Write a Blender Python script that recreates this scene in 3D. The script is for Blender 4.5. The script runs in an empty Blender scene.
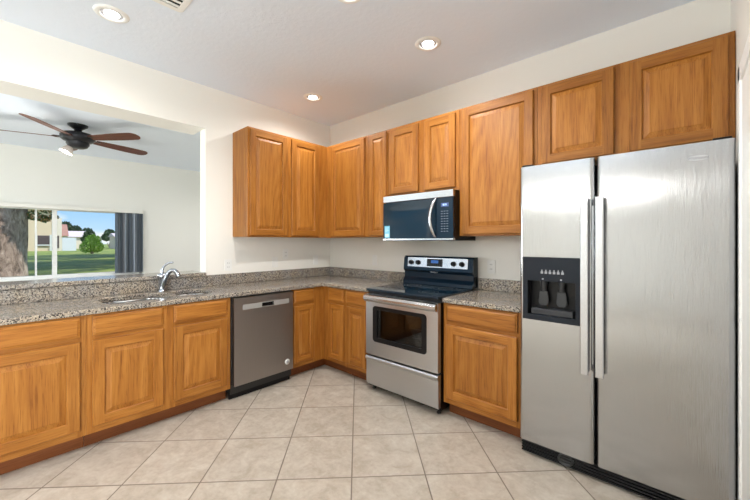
import bpy, bmesh, math, random
from mathutils import Vector, Matrix
random.seed(7)
PI = math.pi
R90_ = math.pi / 2
sc = bpy.context.scene
COL = sc.collection

# ------------------------------------------------------------------ camera, world, sun, exposure
cd = bpy.data.cameras.new('camera'); cam = bpy.data.objects.new('camera', cd); COL.objects.link(cam)
cd.sensor_width = 36.0; cd.lens = 343.6 / 750.0 * 36.0; cd.shift_y = -8.27 / 750.0; cd.clip_start = 0.02; cd.clip_end = 600
cam.location = (3.438, -2.926, 1.337)
cam.rotation_euler = (math.radians(90), 0, math.radians(42.165))
sc.camera = cam
sc.view_settings.view_transform = 'Standard'; sc.view_settings.look = 'None'
sc.view_settings.gamma = 1.0; sc.view_settings.use_curve_mapping = False
sc.view_settings.exposure = 0.12
sc.cycles.use_denoising = True
sc.cycles.max_bounces = 10; sc.cycles.diffuse_bounces = 6; sc.cycles.glossy_bounces = 5
sc.cycles.transparent_max_bounces = 12; sc.cycles.sample_clamp_indirect = 6.0
sc.cycles.caustics_reflective = False; sc.cycles.caustics_refractive = False

KITCHEN_CAN_W = 6.5
DEN_CAN_W = 22.0
DAYLIGHT_FILL = 185.0
PENDANT_FILL_W = 60.0
WORLD = 1.0
SUN = 4.2

wd = bpy.data.worlds.new('sky'); sc.world = wd; wd.use_nodes = True
nt = wd.node_tree; N = nt.nodes; Lk = nt.links; N.clear()
wo = N.new('ShaderNodeOutputWorld'); bg = N.new('ShaderNodeBackground'); Lk.new(bg.outputs[0], wo.inputs[0])
tc = N.new('ShaderNodeTexCoord'); sp = N.new('ShaderNodeSeparateXYZ'); Lk.new(tc.outputs['Generated'], sp.inputs[0])
rp = N.new('ShaderNodeValToRGB'); Lk.new(sp.outputs[2], rp.inputs[0])
e = rp.color_ramp.elements
e[0].position = 0.0; e[0].color = (0.62, 0.82, 1.0, 1)
e[1].position = 0.35; e[1].color = (0.10, 0.30, 0.85, 1)
m = rp.color_ramp.elements.new(0.10); m.color = (0.26, 0.58, 1.0, 1)
mp = N.new('ShaderNodeMapping'); mp.inputs['Scale'].default_value = (1, 1, 3.2); Lk.new(tc.outputs['Generated'], mp.inputs[0])
ns = N.new('ShaderNodeTexNoise'); ns.inputs['Scale'].default_value = 7.0; ns.inputs['Detail'].default_value = 6
Lk.new(mp.outputs[0], ns.inputs['Vector'])
cr = N.new('ShaderNodeValToRGB'); cr.color_ramp.elements[0].position = 0.52; cr.color_ramp.elements[1].position = 0.68
Lk.new(ns.outputs[0], cr.inputs[0])
mx = N.new('ShaderNodeMixRGB'); mx.inputs[2].default_value = (1, 1, 1, 1)
Lk.new(cr.outputs[0], mx.inputs[0]); Lk.new(rp.outputs[0], mx.inputs[1]); Lk.new(mx.outputs[0], bg.inputs[0])
bg.inputs[1].default_value = WORLD

sl = bpy.data.lights.new('sun', 'SUN'); sl.energy = SUN; sl.angle = math.radians(0.6); sl.color = (1.0, 0.95, 0.86)
so = bpy.data.objects.new('sun', sl); COL.objects.link(so); so.location = (0, 0, 30)
sd = Vector((-0.50, -0.42, -0.90)); so.rotation_euler = sd.to_track_quat('-Z', 'Y').to_euler()

# added fill lamps imitating daylight at two unseen windows
for loc_, rz_, ww_, pw_ in (((3.86, -5.05, 1.15), 90, 2.3, DAYLIGHT_FILL), ((-4.46, -5.35, 1.15), -90, 1.9, DAYLIGHT_FILL * 2.1)):
    al = bpy.data.lights.new('window_fill', 'AREA'); al.shape = 'RECTANGLE'; al.size = ww_; al.size_y = 1.95; al.energy = pw_; al.color = (.93, .96, 1.0)
    ao = bpy.data.objects.new('window_fill', al); COL.objects.link(ao); ao.location = loc_; ao.rotation_euler = (math.radians(90), 0, math.radians(rz_))
# ------------------------------------------------------------------ material helpers
def newmat(name):
    m = bpy.data.materials.new(name); m.use_nodes = True
    return m, m.node_tree.nodes, m.node_tree.links, m.node_tree.nodes['Principled BSDF']
def plain(name, col, rough=0.5, metal=0.0, spec=0.5, coat=0.0):
    m, n, l, b = newmat(name)
    b.inputs['Base Color'].default_value = (*col, 1); b.inputs['Roughness'].default_value = rough
    b.inputs['Metallic'].default_value = metal; b.inputs['Specular IOR Level'].default_value = spec
    b.inputs['Coat Weight'].default_value = coat
    return m
def emis(name, col, s):
    m, n, l, b = newmat(name)
    b.inputs['Base Color'].default_value = (*col, 1); b.inputs['Emission Color'].default_value = (*col, 1)
    b.inputs['Emission Strength'].default_value = s
    return m
def nd(n, t, **kw):
    o = n.new(t)
    for k, v in kw.items(): setattr(o, k, v)
    return o
def mathn(n, l, op, a, b=None, c=None):
    o = n.new('ShaderNodeMath'); o.operation = op
    for i, x in enumerate((a, b, c)):
        if x is None: continue
        if isinstance(x, (int, float)): o.inputs[i].default_value = x
        else: l.new(x, o.inputs[i])
    return o.outputs[0]
def ramp(n, l, src, stops, interp='LINEAR'):
    r = n.new('ShaderNodeValToRGB'); r.color_ramp.interpolation = interp
    el = r.color_ramp.elements
    el[0].position = stops[0][0]; el[0].color = (*stops[0][1], 1)
    el[1].position = stops[-1][0]; el[1].color = (*stops[-1][1], 1)
    for p, c in stops[1:-1]:
        x = el.new(p); x.color = (*c, 1)
    l.new(src, r.inputs[0]); return r.outputs[0]
def noise(n, l, vec, scale, detail=2, rough=0.5, dist=0.0):
    o = n.new('ShaderNodeTexNoise'); o.inputs['Scale'].default_value = scale; o.inputs['Detail'].default_value = detail
    o.inputs['Roughness'].default_value = rough; o.inputs['Distortion'].default_value = dist
    l.new(vec, o.inputs['Vector']); return o.outputs[0]
def mapping(n, l, vec, scale=(1, 1, 1), rot=(0, 0, 0)):
    o = n.new('ShaderNodeMapping'); o.inputs['Scale'].default_value = scale; o.inputs['Rotation'].default_value = rot
    l.new(vec, o.inputs[0]); return o.outputs[0]
def mix(n, l, fac, a, b, mode='MIX'):
    o = n.new('ShaderNodeMixRGB'); o.blend_type = mode
    for i, x in enumerate((fac, a, b)):
        if isinstance(x, (int, float)): o.inputs[i].default_value = x
        elif isinstance(x, tuple): o.inputs[i].default_value = (*x, 1)
        else: l.new(x, o.inputs[i])
    return o.outputs[0]
def bump(n, l, h, b, strength, dist):
    o = n.new('ShaderNodeBump'); o.inputs['Strength'].default_value = strength; o.inputs['Distance'].default_value = dist
    l.new(h, o.inputs['Height']); l.new(o.outputs[0], b.inputs['Normal'])

def wood(name, along, light, mid, dark, rings=9.0):
    """honey oak; along = 'z' or 'x' is the grain direction in the object's own axes"""
    m, n, l, b = newmat(name)
    t = n.new('ShaderNodeTexCoord'); oi = n.new('ShaderNodeObjectInfo')
    off = n.new('ShaderNodeVectorMath'); off.operation = 'MULTIPLY_ADD'
    cmb = n.new('ShaderNodeCombineXYZ')
    for i, k in enumerate((37.0, 11.0, 53.0)):
        l.new(mathn(n, l, 'MULTIPLY', oi.outputs['Random'], k), cmb.inputs[i])
    off.inputs[1].default_value = (1, 1, 1); l.new(t.outputs['Object'], off.inputs[0]); l.new(cmb.outputs[0], off.inputs[2])
    v = off.outputs[0]
    s = (1, 1, .10) if along == 'z' else (.10, 1, 1)
    v1 = mapping(n, l, v, s)
    big = noise(n, l, v1, 4.2, 1, .4, .1)
    rg = mathn(n, l, 'PINGPONG', mathn(n, l, 'MULTIPLY', big, rings * 2), 1.0)
    f = (1, 1, .035) if along == 'z' else (.035, 1, 1)
    fine = noise(n, l, mapping(n, l, v, f), 210.0, 3, .6)
    med = noise(n, l, mapping(n, l, v, f), 38.0, 3, .55)
    a = mathn(n, l, 'ADD', mathn(n, l, 'MULTIPLY', rg, .16), mathn(n, l, 'MULTIPLY', med, .45))
    a = mathn(n, l, 'ADD', a, mathn(n, l, 'MULTIPLY', fine, .38))
    c = ramp(n, l, a, [(.24, dark), (.48, mid), (.72, light)])
    pr = ramp(n, l, fine, [(.36, (.62, .55, .48)), (.46, (1, 1, 1))])
    c = mix(n, l, .55, c, pr, 'MULTIPLY')
    # board-to-board tone
    tone = ramp(n, l, oi.outputs['Random'], [(0, (.90, .88, .86)), (1, (1.06, 1.04, 1.0))])
    c = mix(n, l, 1.0, c, tone, 'MULTIPLY')
    l.new(c, b.inputs['Base Color'])
    b.inputs['Roughness'].default_value = .42; b.inputs['Specular IOR Level'].default_value = .32
    bump(n, l, a, b, .12, .002)
    return m
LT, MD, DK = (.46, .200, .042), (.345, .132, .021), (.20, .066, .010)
W_V = wood('oak_vertical', 'z', LT, MD, DK)
W_H = wood('oak_horizontal', 'x', LT, MD, DK)
W_PAN = wood('oak_panel', 'z', (.475, .208, .044), (.37, .145, .024), (.23, .076, .011), 14)
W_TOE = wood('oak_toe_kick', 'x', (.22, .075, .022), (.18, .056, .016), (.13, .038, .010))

def granite(name):
    m, n, l, b = newmat(name)
    t = n.new('ShaderNodeTexCoord'); v = t.outputs['Object']
    vo = n.new('ShaderNodeTexVoronoi'); vo.inputs['Scale'].default_value = 165; l.new(v, vo.inputs['Vector'])
    sep = n.new('ShaderNodeSeparateColor'); l.new(vo.outputs['Color'], sep.inputs[0])
    base = ramp(n, l, sep.outputs[0], [(0, (.035, .033, .034)), (.10, (.11, .10, .095)), (.26, (.27, .235, .20)), (.50, (.35, .305, .25)), (.78, (.42, .385, .335)), (1, (.50, .475, .445))], 'CONSTANT')
    sp = noise(n, l, v, 80, 3, .65)
    blot = ramp(n, l, sp, [(.37, (.06, .055, .06)), (.43, (1, 1, 1))])
    c = mix(n, l, .7, base, blot, 'MULTIPLY')
    pt = noise(n, l, v, 7, 3, .6)
    tint = ramp(n, l, pt, [(.35, (.82, .88, 1.0)), (.65, (1.1, 1.0, .84))])
    c = mix(n, l, .6, c, tint, 'MULTIPLY')
    vein = noise(n, l, v, 16, 4, .6, 1.0)
    dk = ramp(n, l, vein, [(.30, (.30, .29, .32)), (.42, (1, 1, 1))])
    c = mix(n, l, .6, c, dk, 'MULTIPLY')
    l.new(c, b.inputs['Base Color'])
    b.inputs['Roughness'].default_value = .16; b.inputs['Specular IOR Level'].default_value = .5
    return m
GRAN = granite('speckled_granite')

def wallmat(name, col, scale=110, st=.12, dist=.004):
    m, n, l, b = newmat(name)
    t = n.new('ShaderNodeTexCoord'); h = noise(n, l, t.outputs['Object'], scale, 3, .5)
    b.inputs['Base Color'].default_value = (*col, 1); b.inputs['Roughness'].default_value = .85
    b.inputs['Specular IOR Level'].default_value = .2
    bump(n, l, h, b, st, dist)
    return m
WALL = wallmat('cream_wall_paint', (.81, .785, .73))
WALL2 = wallmat('den_wall_paint', (.80, .785, .745))
m, n, l, b = newmat('knockdown_ceiling')
t = n.new('ShaderNodeTexCoord')
h = ramp(n, l, noise(n, l, t.outputs['Object'], 26, 4, .6), [(.45, (0, 0, 0)), (.58, (1, 1, 1))])
b.inputs['Base Color'].default_value = (.82, .885, .985, 1); b.inputs['Roughness'].default_value = .9; b.inputs['Specular IOR Level'].default_value = .15
bump(n, l, h, b, .16, .003)
CEIL = m
WHITE = plain('white_paint', (.82, .82, .80), .4)
TRIMW = plain('white_trim', (.88, .88, .86), .35)

# floor tile: 0.42 m squares laid on the diagonal
m, n, l, b = newmat('diagonal_floor_tile')
t = n.new('ShaderNodeTexCoord'); s3 = n.new('ShaderNodeSeparateXYZ'); l.new(t.outputs['Object'], s3.inputs[0])
P_ = .4205
def lat(sign, off):
    a = mathn(n, l, 'MULTIPLY', s3.outputs[0], .70711)
    bb = mathn(n, l, 'MULTIPLY', s3.outputs[1], .70711 * sign)
    return mathn(n, l, 'DIVIDE', mathn(n, l, 'SUBTRACT', mathn(n, l, 'ADD', a, bb), off), P_)
u = lat(1, .327); w = lat(-1, 2.126)
def edge(x):
    f = mathn(n, l, 'FRACT', x)
    return mathn(n, l, 'ABSOLUTE', mathn(n, l, 'SUBTRACT', mathn(n, l, 'FRACT', mathn(n, l, 'ADD', x, .5)), .5))
ed = mathn(n, l, 'MINIMUM', edge(u), edge(w))
grout = ramp(n, l, ed, [(.006, (1, 1, 1)), (.011, (0, 0, 0))])
cmb = n.new('ShaderNodeCombineXYZ'); l.new(mathn(n, l, 'FLOOR', u), cmb.inputs[0]); l.new(mathn(n, l, 'FLOOR', w), cmb.inputs[1])
wn = n.new('ShaderNodeTexWhiteNoise'); l.new(cmb.outputs[0], wn.inputs[0])
va = n.new('ShaderNodeVectorMath'); va.operation = 'MULTIPLY_ADD'; va.inputs[1].default_value = (9, 9, 9)
l.new(wn.outputs['Color'], va.inputs[0]); l.new(t.outputs['Object'], va.inputs[2])
n1 = noise(n, l, va.outputs[0], 9, 5, .62, .6)
n2 = noise(n, l, va.outputs[0], 40, 3, .6)
nn_ = mathn(n, l, 'ADD', mathn(n, l, 'MULTIPLY', n1, .7), mathn(n, l, 'MULTIPLY', n2, .3))
c = ramp(n, l, nn_, [(.36, (.395, .340, .275)), (.50, (.475, .418, .350)), (.64, (.55, .50, .43))])
tone = ramp(n, l, wn.outputs['Value'], [(0, (.95, .95, .95)), (1, (1.03, 1.03, 1.03))])
c = mix(n, l, 1.0, c, tone, 'MULTIPLY')
c = mix(n, l, grout, c, (.18, .145, .115))
l.new(c, b.inputs['Base Color']); b.inputs['Roughness'].default_value = .36; b.inputs['Specular IOR Level'].default_value = .4
inv = mathn(n, l, 'SUBTRACT', 1.0, grout); bump(n, l, inv, b, .35, .002)
TILE = m

def steel(name, col, rough, axis='z', st=.02):
    m, n, l, b = newmat(name)
    t = n.new('ShaderNodeTexCoord')
    s = {'z': (1, 1, .01), 'x': (.01, 1, 1)}[axis]
    f = noise(n, l, mapping(n, l, t.outputs['Object'], s), 500, 2, .6)
    c = ramp(n, l, f, [(.3, tuple(x * .97 for x in col)), (.7, tuple(min(1, x * 1.02) for x in col))])
    l.new(c, b.inputs['Base Color']); b.inputs['Metallic'].default_value = 1.0; b.inputs['Roughness'].default_value = rough
    bump(n, l, f, b, st, .001)
    return m
STEEL = steel('brushed_stainless', (.53, .55, .57), .28, 'x')
STEELF = steel('fridge_stainless', (.44, .445, .45), .13, 'z', .35)
STEELD = steel('dark_stainless', (.34, .315, .30), .36, 'z')
STEELB = plain('bright_steel', (.57, .58, .60), .24, 1.0)
CHROME = plain('chrome', (.40, .43, .48), .12, 1.0)
SINKM = steel('sink_steel', (.55, .55, .56), .28, 'x')
BLK = plain('black_plastic', (.006, .006, .007), .3, 0, .25)
BLKM = plain('black_matte', (.018, .017, .016), .6)
BGLASS = plain('black_glass', (.005, .017, .030), .05, 0, .42)
NAVY = plain('navy_gloss', (.006, .018, .034), .14, 0, .35)
GREYP = plain('grey_plastic', (.035, .037, .04), .3, 0, .4)
WHT_MARK = plain('white_print', (.62, .64, .66), .5)
OUTL = plain('outlet_white', (.80, .79, .76), .35)
DARKV = plain('vent_shade', (.01, .01, .01), .8)

# ------------------------------------------------------------------ mesh builder
class MB:
    def __init__(s): s.v = []; s.f = []; s.m = []; s.sm = []
    def add(s, vs, fs, mat=0, smooth=False):
        o = len(s.v); s.v += [tuple(p) for p in vs]
        for f in fs: s.f.append([i + o for i in f]); s.m.append(mat); s.sm.append(smooth)
        return s
    def box(s, x0, x1, y0, y1, z0, z1, mat=0):
        x0, x1 = min(x0, x1), max(x0, x1); y0, y1 = min(y0, y1), max(y0, y1); z0, z1 = min(z0, z1), max(z0, z1)
        vs = [(x0,y0,z0),(x1,y0,z0),(x1,y1,z0),(x0,y1,z0),(x0,y0,z1),(x1,y0,z1),(x1,y1,z1),(x0,y1,z1)]
        return s.add(vs, [(3,2,1,0),(4,5,6,7),(0,1,5,4),(1,2,6,5),(2,3,7,6),(3,0,4,7)], mat)
    def lathe(s, prof, seg=24, M=None, mat=0, smooth=True, caps=True):
        """prof = [(radius, height)...] about local z; M places it"""
        M = M or Matrix.Identity(4); vs = []; fs = []
        k = len(prof)
        for r, h in prof:
            for i in range(seg):
                a = 2 * PI * i / seg; vs.append(M @ Vector((r * math.cos(a), r * math.sin(a), h)))
        for j in range(k - 1):
            for i in range(seg):
                i2 = (i + 1) % seg; fs.append((j*seg+i, j*seg+i2, (j+1)*seg+i2, (j+1)*seg+i))
        s.add(vs, fs, mat, smooth)
        if caps:
            s.add([vs[i] for i in range(seg)], [tuple(reversed(range(seg)))], mat)
            s.add([vs[(k-1)*seg+i] for i in range(seg)], [tuple(range(seg))], mat)
        return s
    def cyl(s, p, q, r, seg=16, mat=0, r2=None):
        p = Vector(p); q = Vector(q); d = q - p
        M = Matrix.Translation(p) @ d.to_track_quat('Z', 'Y').to_matrix().to_4x4()
        return s.lathe([(r, 0), (r if r2 is None else r2, d.length)], seg, M, mat)
    def tube(s, pts, rad, seg=12, mat=0, sy=1.0, up=(0, 0, 1)):
        """swept tube; rad number or list; sy flattens across 'up'"""
        pts = [Vector(p) for p in pts]; k = len(pts); rr = rad if isinstance(rad, (list, tuple)) else [rad] * k
        vs = []; fs = []; upv = Vector(up)
        for j, p in enumerate(pts):
            t = (pts[min(j+1, k-1)] - pts[max(j-1, 0)]).normalized()
            a = t.cross(upv)
            if a.length < 1e-4: a = t.cross(Vector((1, 0, 0)))
            a.normalize(); b_ = a.cross(t).normalized()
            for i in range(seg):
                an = 2 * PI * i / seg; vs.append(p + a * math.cos(an) * rr[j] + b_ * math.sin(an) * rr[j] * sy)
        for j in range(k - 1):
            for i in range(seg):
                i2 = (i + 1) % seg; fs.append((j*seg+i, j*seg+i2, (j+1)*seg+i2, (j+1)*seg+i))
        s.add(vs, fs, mat, True)
        s.add([vs[i] for i in range(seg)], [tuple(reversed(range(seg)))], mat)
        s.add([vs[(k-1)*seg+i] for i in range(seg)], [tuple(range(seg))], mat)
        return s
    def prism(s, poly, a0, a1, axis='z', mat=0, holes=()):
        """extrude 2-D polygon (with holes) along axis; poly coords are the remaining two axes in order"""
        def P(p, h):
            return {'z': (p[0], p[1], h), 'y': (p[0], h, p[1]), 'x': (h, p[0], p[1])}[axis]
        bm = bmesh.new(); loops = [list(poly)] + [list(h) for h in holes]; edges = []
        for lp in loops:
            vv = [bm.verts.new(P(p, a0)) for p in lp]
            for i in range(len(vv)): edges.append(bm.edges.new((vv[i], vv[(i+1) % len(vv)])))
        if holes: bmesh.ops.triangle_fill(bm, use_beauty=True, edges=edges)
        else: bm.faces.new(vv)
        r = bmesh.ops.extrude_face_region(bm, geom=bm.faces[:])
        nv = [g for g in r['geom'] if isinstance(g, bmesh.types.BMVert)]
        d = Vector(P((0, 0), a1 - a0))
        bmesh.ops.translate(bm, verts=nv, vec=d)
        bmesh.ops.recalc_face_normals(bm, faces=bm.faces[:])
        bm.verts.index_update()
        s.add([tuple(v.co) for v in bm.verts], [[v.index for v in f.verts] for f in bm.faces], mat)
        bm.free(); return s
    def build(s, name, mats, parent=None, loc=(0, 0, 0), rotz=0.0, bevel=0.0, seg=2, label=None, angle=35):
        me = bpy.data.meshes.new(name); me.from_pydata(s.v, [], s.f)
        mats = mats if isinstance(mats, (list, tuple)) else [mats]
        for m in mats: me.materials.append(m)
        for i, p in enumerate(me.polygons): p.material_index = s.m[i]; p.use_smooth = s.sm[i]
        me.update()
        o = bpy.data.objects.new(name, me); COL.objects.link(o)
        o.location = loc; o.rotation_euler = (0, 0, rotz)
        if parent: o.parent = parent
        if bevel:
            md = o.modifiers.new('bevel', 'BEVEL'); md.width = bevel; md.segments = seg; md.limit_method = 'ANGLE'; md.angle_limit = math.radians(angle)
        if label: o['label'] = label
        return o
def tag(o, label=None, cat=None, group=None, kind=None):
    if label: o['label'] = label
    if cat: o['category'] = cat
    if group: o['group'] = group
    if kind: o['kind'] = kind
    return o
def empty(name, loc, rotz=0.0, label=None, cat=None, group=None):
    o = bpy.data.objects.new(name, None); COL.objects.link(o); o.location = loc; o.rotation_euler = (0, 0, rotz)
    o.empty_display_size = .1
    return tag(o, label, cat, group)
def struct(o): o['kind'] = 'structure'; return o
def bx(*a, **k): return MB().box(*a, **k)
def rrect(x0, x1, y0, y1, r, k=6):
    out = []
    for cx, cy, a0 in ((x1-r, y1-r, 0), (x0+r, y1-r, 90), (x0+r, y0+r, 180), (x1-r, y0+r, 270)):
        for i in range(k + 1):
            a = math.radians(a0 + 90 * i / k); out.append((cx + r * math.cos(a), cy + r * math.sin(a)))
    return out
def text_mesh(name, s, size, mat, parent, loc, rot, depth=.0006):
    cu = bpy.data.curves.new(name, 'FONT'); cu.body = s; cu.size = size; cu.extrude = depth; cu.align_x = 'CENTER'; cu.align_y = 'CENTER'
    ob = bpy.data.objects.new('tmp', cu); COL.objects.link(ob)
    dg = bpy.context.evaluated_depsgraph_get(); me = bpy.data.meshes.new_from_object(ob.evaluated_get(dg))
    bpy.data.objects.remove(ob); bpy.data.curves.remove(cu)
    me.materials.clear(); me.materials.append(mat)
    o = bpy.data.objects.new(name, me); COL.objects.link(o); o.location = loc; o.rotation_euler = rot; o.parent = parent
    return o

# ------------------------------------------------------------------ room shell
H = 2.84; BACK = -6.6; XR = 3.633; XF = -4.3; DY0, DY1 = -6.6, 1.6
struct(bx(XF - .15, XR + .12, BACK - .15, DY1 + .12, -.12, 0).build('floor', TILE))
# kitchen ceiling and den ceiling are one slab
struct(bx(XF - .15, XR + .12, BACK - .15, DY1 + .12, H, H + .15).build('ceiling', CEIL))
struct(bx(-.12, XR + .12, 0, .12, 0, H).build('wall_back', WALL))
M = MB(); M.box(XR, XR + .12, -3.9, 0, 0, H); M.box(XR, XR + .12, BACK, -6.2, 0, H); M.box(XR, XR + .12, -6.2, -3.9, 2.15, H); M.box(XR, XR + .12, -6.2, -3.9, 0, .12)
struct(M.build('wall_right', WALL))
# sink wall: solid beside the cabinets, half wall + header over the pass-through
pl = MB()
pl.box(-.12, 0, -1.568, 0, 0, H)
pl.box(-.12, 0, -4.6, -1.568, 0, 1.008)
pl.box(-.12, 0, BACK, -4.6, 0, H)
pl.box(-.30, 0, -4.6, -1.568, 2.430, H)
struct(pl.build('wall_left', WALL))
# den walls
wb = MB(); wy0, wy1, wz0, wz1 = -3.75, -1.04, .733, 1.91
wb.box(XF - .15, XF, DY0, -6.3, 0, H); wb.box(XF - .15, XF, -4.4, wy0, 0, H); wb.box(XF - .15, XF, -6.3, -4.4, 0, .12); wb.box(XF - .15, XF, -6.3, -4.4, 2.15, H); wb.box(XF - .15, XF, wy1, DY1, 0, H)
wb.box(XF - .15, XF, wy0, wy1, 0, wz0); wb.box(XF - .15, XF, wy0, wy1, wz1, H)
struct(wb.build('wall_far', WALL2))
struct(bx(XF, -.12, DY1, DY1 + .12, 0, H).build('wall_den_side', WALL2))
# rear wall (behind the camera) with an unseen window added for sky light and reflections
rw = MB()
rw.box(XF - .15, -3.9, BACK - .15, BACK, 0, H); rw.box(-.7, XR + .12, BACK - .15, BACK, 0, H)
rw.box(-3.9, -.7, BACK - .15, BACK, 2.4, H); rw.box(-3.9, -.7, BACK - .15, BACK, 0, .1)
struct(rw.build('wall_rear', WALL))

def glassmat():
    m, n, l, b = newmat('window_glass'); n.remove(b)
    o = n['Material Output']; tr = n.new('ShaderNodeBsdfTransparent'); gl = n.new('ShaderNodeBsdfGlossy'); gl.inputs['Roughness'].default_value = .02
    fr = n.new('ShaderNodeFresnel'); fr.inputs['IOR'].default_value = 1.25; mxs = n.new('ShaderNodeMixShader')
    tr.inputs[0].default_value = (.97, .985, .98, 1)
    l.new(fr.outputs[0], mxs.inputs[0]); l.new(tr.outputs[0], mxs.inputs[1]); l.new(gl.outputs[0], mxs.inputs[2]); l.new(mxs.outputs[0], o.inputs[0])
    return m
GLASS = glassmat()
# window seen through the pass-through
win = empty('window_1', (XF, 0, 0)); struct(win)
fr = MB()
fr.box(-.12, -.03, wy0, wy1, wz0, wz0 + .055); fr.box(-.12, -.03, wy0, wy1, wz1 - .05, wz1)
fr.box(-.12, -.03, wy0, wy0 + .05, wz0, wz1); fr.box(-.12, -.03, wy1 - .05, wy1, wz0, wz1)
fr.box(-.09, -.05, -2.500, -2.475, wz0, wz1); fr.box(-.12, -.04, -2.296, -2.236, wz0, wz1)
struct(fr.build('window_frame', TRIMW, win, bevel=.004))
struct(bx(-.078, -.074, wy0 + .03, wy1 - .03, wz0 + .03, wz1 - .03).build('pane', GLASS, win))
struct(bx(-.03, .05, wy0 - .04, wy1 + .03, wz0 - .03, wz0 + .004).build('window_sill', TRIMW, win, bevel=.005))
for k, (loc_, rz_, hw_, z1_) in enumerate((((-2.3, BACK, 0), 0, 1.6, 2.4), ((XR, -5.05, 0), R90_, 1.15, 2.15), ((XF, -5.35, 0), -R90_, .95, 2.15))):  # unseen windows added to bring in light and feed reflections
    w_ = struct(empty('window_%d' % (k + 2), loc_, rz_))
    f = MB(); f.box(-hw_, hw_, -.12, -.03, .12, .18); f.box(-hw_, hw_, -.12, -.03, z1_ - .06, z1_)
    for x in (-hw_, -.03, hw_ - .06): f.box(x, x + .06, -.12, -.03, .12, z1_)
    struct(f.build('window_frame', TRIMW, w_)); struct(bx(-hw_ + .03, hw_ - .03, -.078, -.074, .15, z1_ - .03).build('pane', GLASS, w_))
# closed white door in the right wall, its casing shows at the picture edge
d_ = struct(empty('door_1', (XR, -.66, 0)))
f = MB(); f.box(-.022, -.001, -.075, 0, 0, 2.12); f.box(-.022, -.001, -.96, -.885, 0, 2.12); f.box(-.022, -.001, -.96, 0, 2.045, 2.12)
struct(f.build('door_casing', TRIMW, d_, bevel=.006))
struct(bx(-.014, -.001, -.885, -.075, .01, 2.045).build('door_leaf', WHITE, d_, bevel=.003))
# baseboards where the walls reach the floor
struct(bx(XF, XF + .014, -4.35, DY1, 0, .09).build('baseboard_far', TRIMW))
struct(bx(XR - .014, XR, -3.88, -1.63, 0, .09).build('baseboard_right', TRIMW))

# ------------------------------------------------------------------ cabinets
def raised_door(name, parent, x0, x1, z0, z1, yb, style='square', label=None, thick=.019):
    """front faces local -y; yb = plane of the face frame the door lies on"""
    w = x1 - x0; h = z1 - z0; st = .060 if w > .27 else .046
    M = MB(); yf = -thick; c = .005
    # perimeter chamfer + sides
    def ring(i, y): return [(i, y, i), (w - i, y, i), (w - i, y, h - i), (i, y, h - i)]
    A = ring(0, 0); B = ring(0, yf + c); C_ = ring(c, yf)
    for R0, R1 in ((A, B), (B, C_)):
        for k in range(4):
            k2 = (k + 1) % 4
            M.add([R0[k], R0[k2], R1[k2], R1[k]], [(0, 1, 2, 3)], 0 if k in (1, 3) else 1)
    # stiles (vertical grain) and rails (horizontal grain)
    M.add([(c, yf, c), (st, yf, c), (st, yf, h - c), (c, yf, h - c)], [(0, 1, 2, 3)], 0)
    M.add([(w - st, yf, c), (w - c, yf, c), (w - c, yf, h - c), (w - st, yf, h - c)], [(0, 1, 2, 3)], 0)
    M.add([(st, yf, c), (w - st, yf, c), (w - st, yf, st), (st, yf, st)], [(0, 1, 2, 3)], 1)
    M.add([(st, yf, h - st), (w - st, yf, h - st), (w - st, yf, h - c), (st, yf, h - c)], [(0, 1, 2, 3)], 1)
    D0 = ring(st, yf); D1 = ring(st + .004, yf + .004); D2 = ring(st + .006, yf + .012)
    for R0, R1 in ((D0, D1), (D1, D2)):
        for k in range(4):
            k2 = (k + 1) % 4
            M.add([R0[k], R0[k2], R1[k2], R1[k]], [(0, 1, 2, 3)], 0 if k in (1, 3) else 1)
    M.add(A, [(3, 2, 1, 0)], 0)
    o = M.build(name, [W_V, W_H], parent, (x0, yb - .0006, z0), label=label)
    # raised panel
    P = MB(); i0 = st + .0045
    def pr(i, y): return [(i, y, i), (w - i, y, i), (w - i, y, h - i), (i, y, h - i)]
    rs = [pr(i0, yf + .0115), pr(i0 + .006, yf + .0105), pr(i0 + .030, yf + .0035), pr(i0 + .033, yf + .0015)]
    for R0, R1 in zip(rs, rs[1:]):
        for k in range(4):
            k2 = (k + 1) % 4; P.add([R0[k], R0[k2], R1[k2], R1[k]], [(0, 1, 2, 3)], 0)
    P.add(rs[-1], [(0, 1, 2, 3)], 0)
    P.build('panel', W_PAN, o)
    return o
def drawer_front(parent, x0, x1, z0, z1, yb, name='drawer_front'):
    w = x1 - x0; h = z1 - z0; M = MB(); t = .019
    def ring(i, y): return [(i, y, i), (w - i, y, i), (w - i, y, h - i), (i, y, h - i)]
    rs = [ring(0, 0), ring(0, -.011), ring(.004, -.0135), ring(.010, -.0145), ring(.015, -t)]
    for R0, R1 in zip(rs, rs[1:]):
        for k in range(4):
            k2 = (k + 1) % 4; M.add([R0[k], R0[k2], R1[k2], R1[k]], [(0, 1, 2, 3)])
    M.add(rs[-1], [(0, 1, 2, 3)]); M.add(rs[0], [(3, 2, 1, 0)])
    return M.build(name, W_H, parent, (x0, yb - .0006, z0))
def box_carcass(parent, w, d, z0, z1, closed_top=True, name='carcass'):
    t = .014; M = MB()
    M.box(0, t, -d, 0, z0, z1); M.box(w - t, w, -d, 0, z0, z1); M.box(t, w - t, -d, 0, z0, z0 + t); M.box(t, w - t, -.006, 0, z0 + t, z1)
    if closed_top: M.box(t, w - t, -d, -.006, z1 - t, z1)
    return M.build(name, W_V, parent, bevel=.001)
def face_frame(parent, y, stiles, rails, z0, z1):
    """stiles = [(x0,x1)], rails = [(x0,x1,z0,z1)] on plane y (front) 18 mm thick"""
    M = MB()
    for a, b_ in stiles: M.box(a, b_, y, y + .018, z0, z1, 0)
    for a, b_, c, d in rails: M.box(a, b_, y, y + .018, c, d, 1)
    return M.build('face_frame', [W_V, W_H], parent)

G_BASE_D = .610
ZB, ZT = .108, .871
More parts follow.
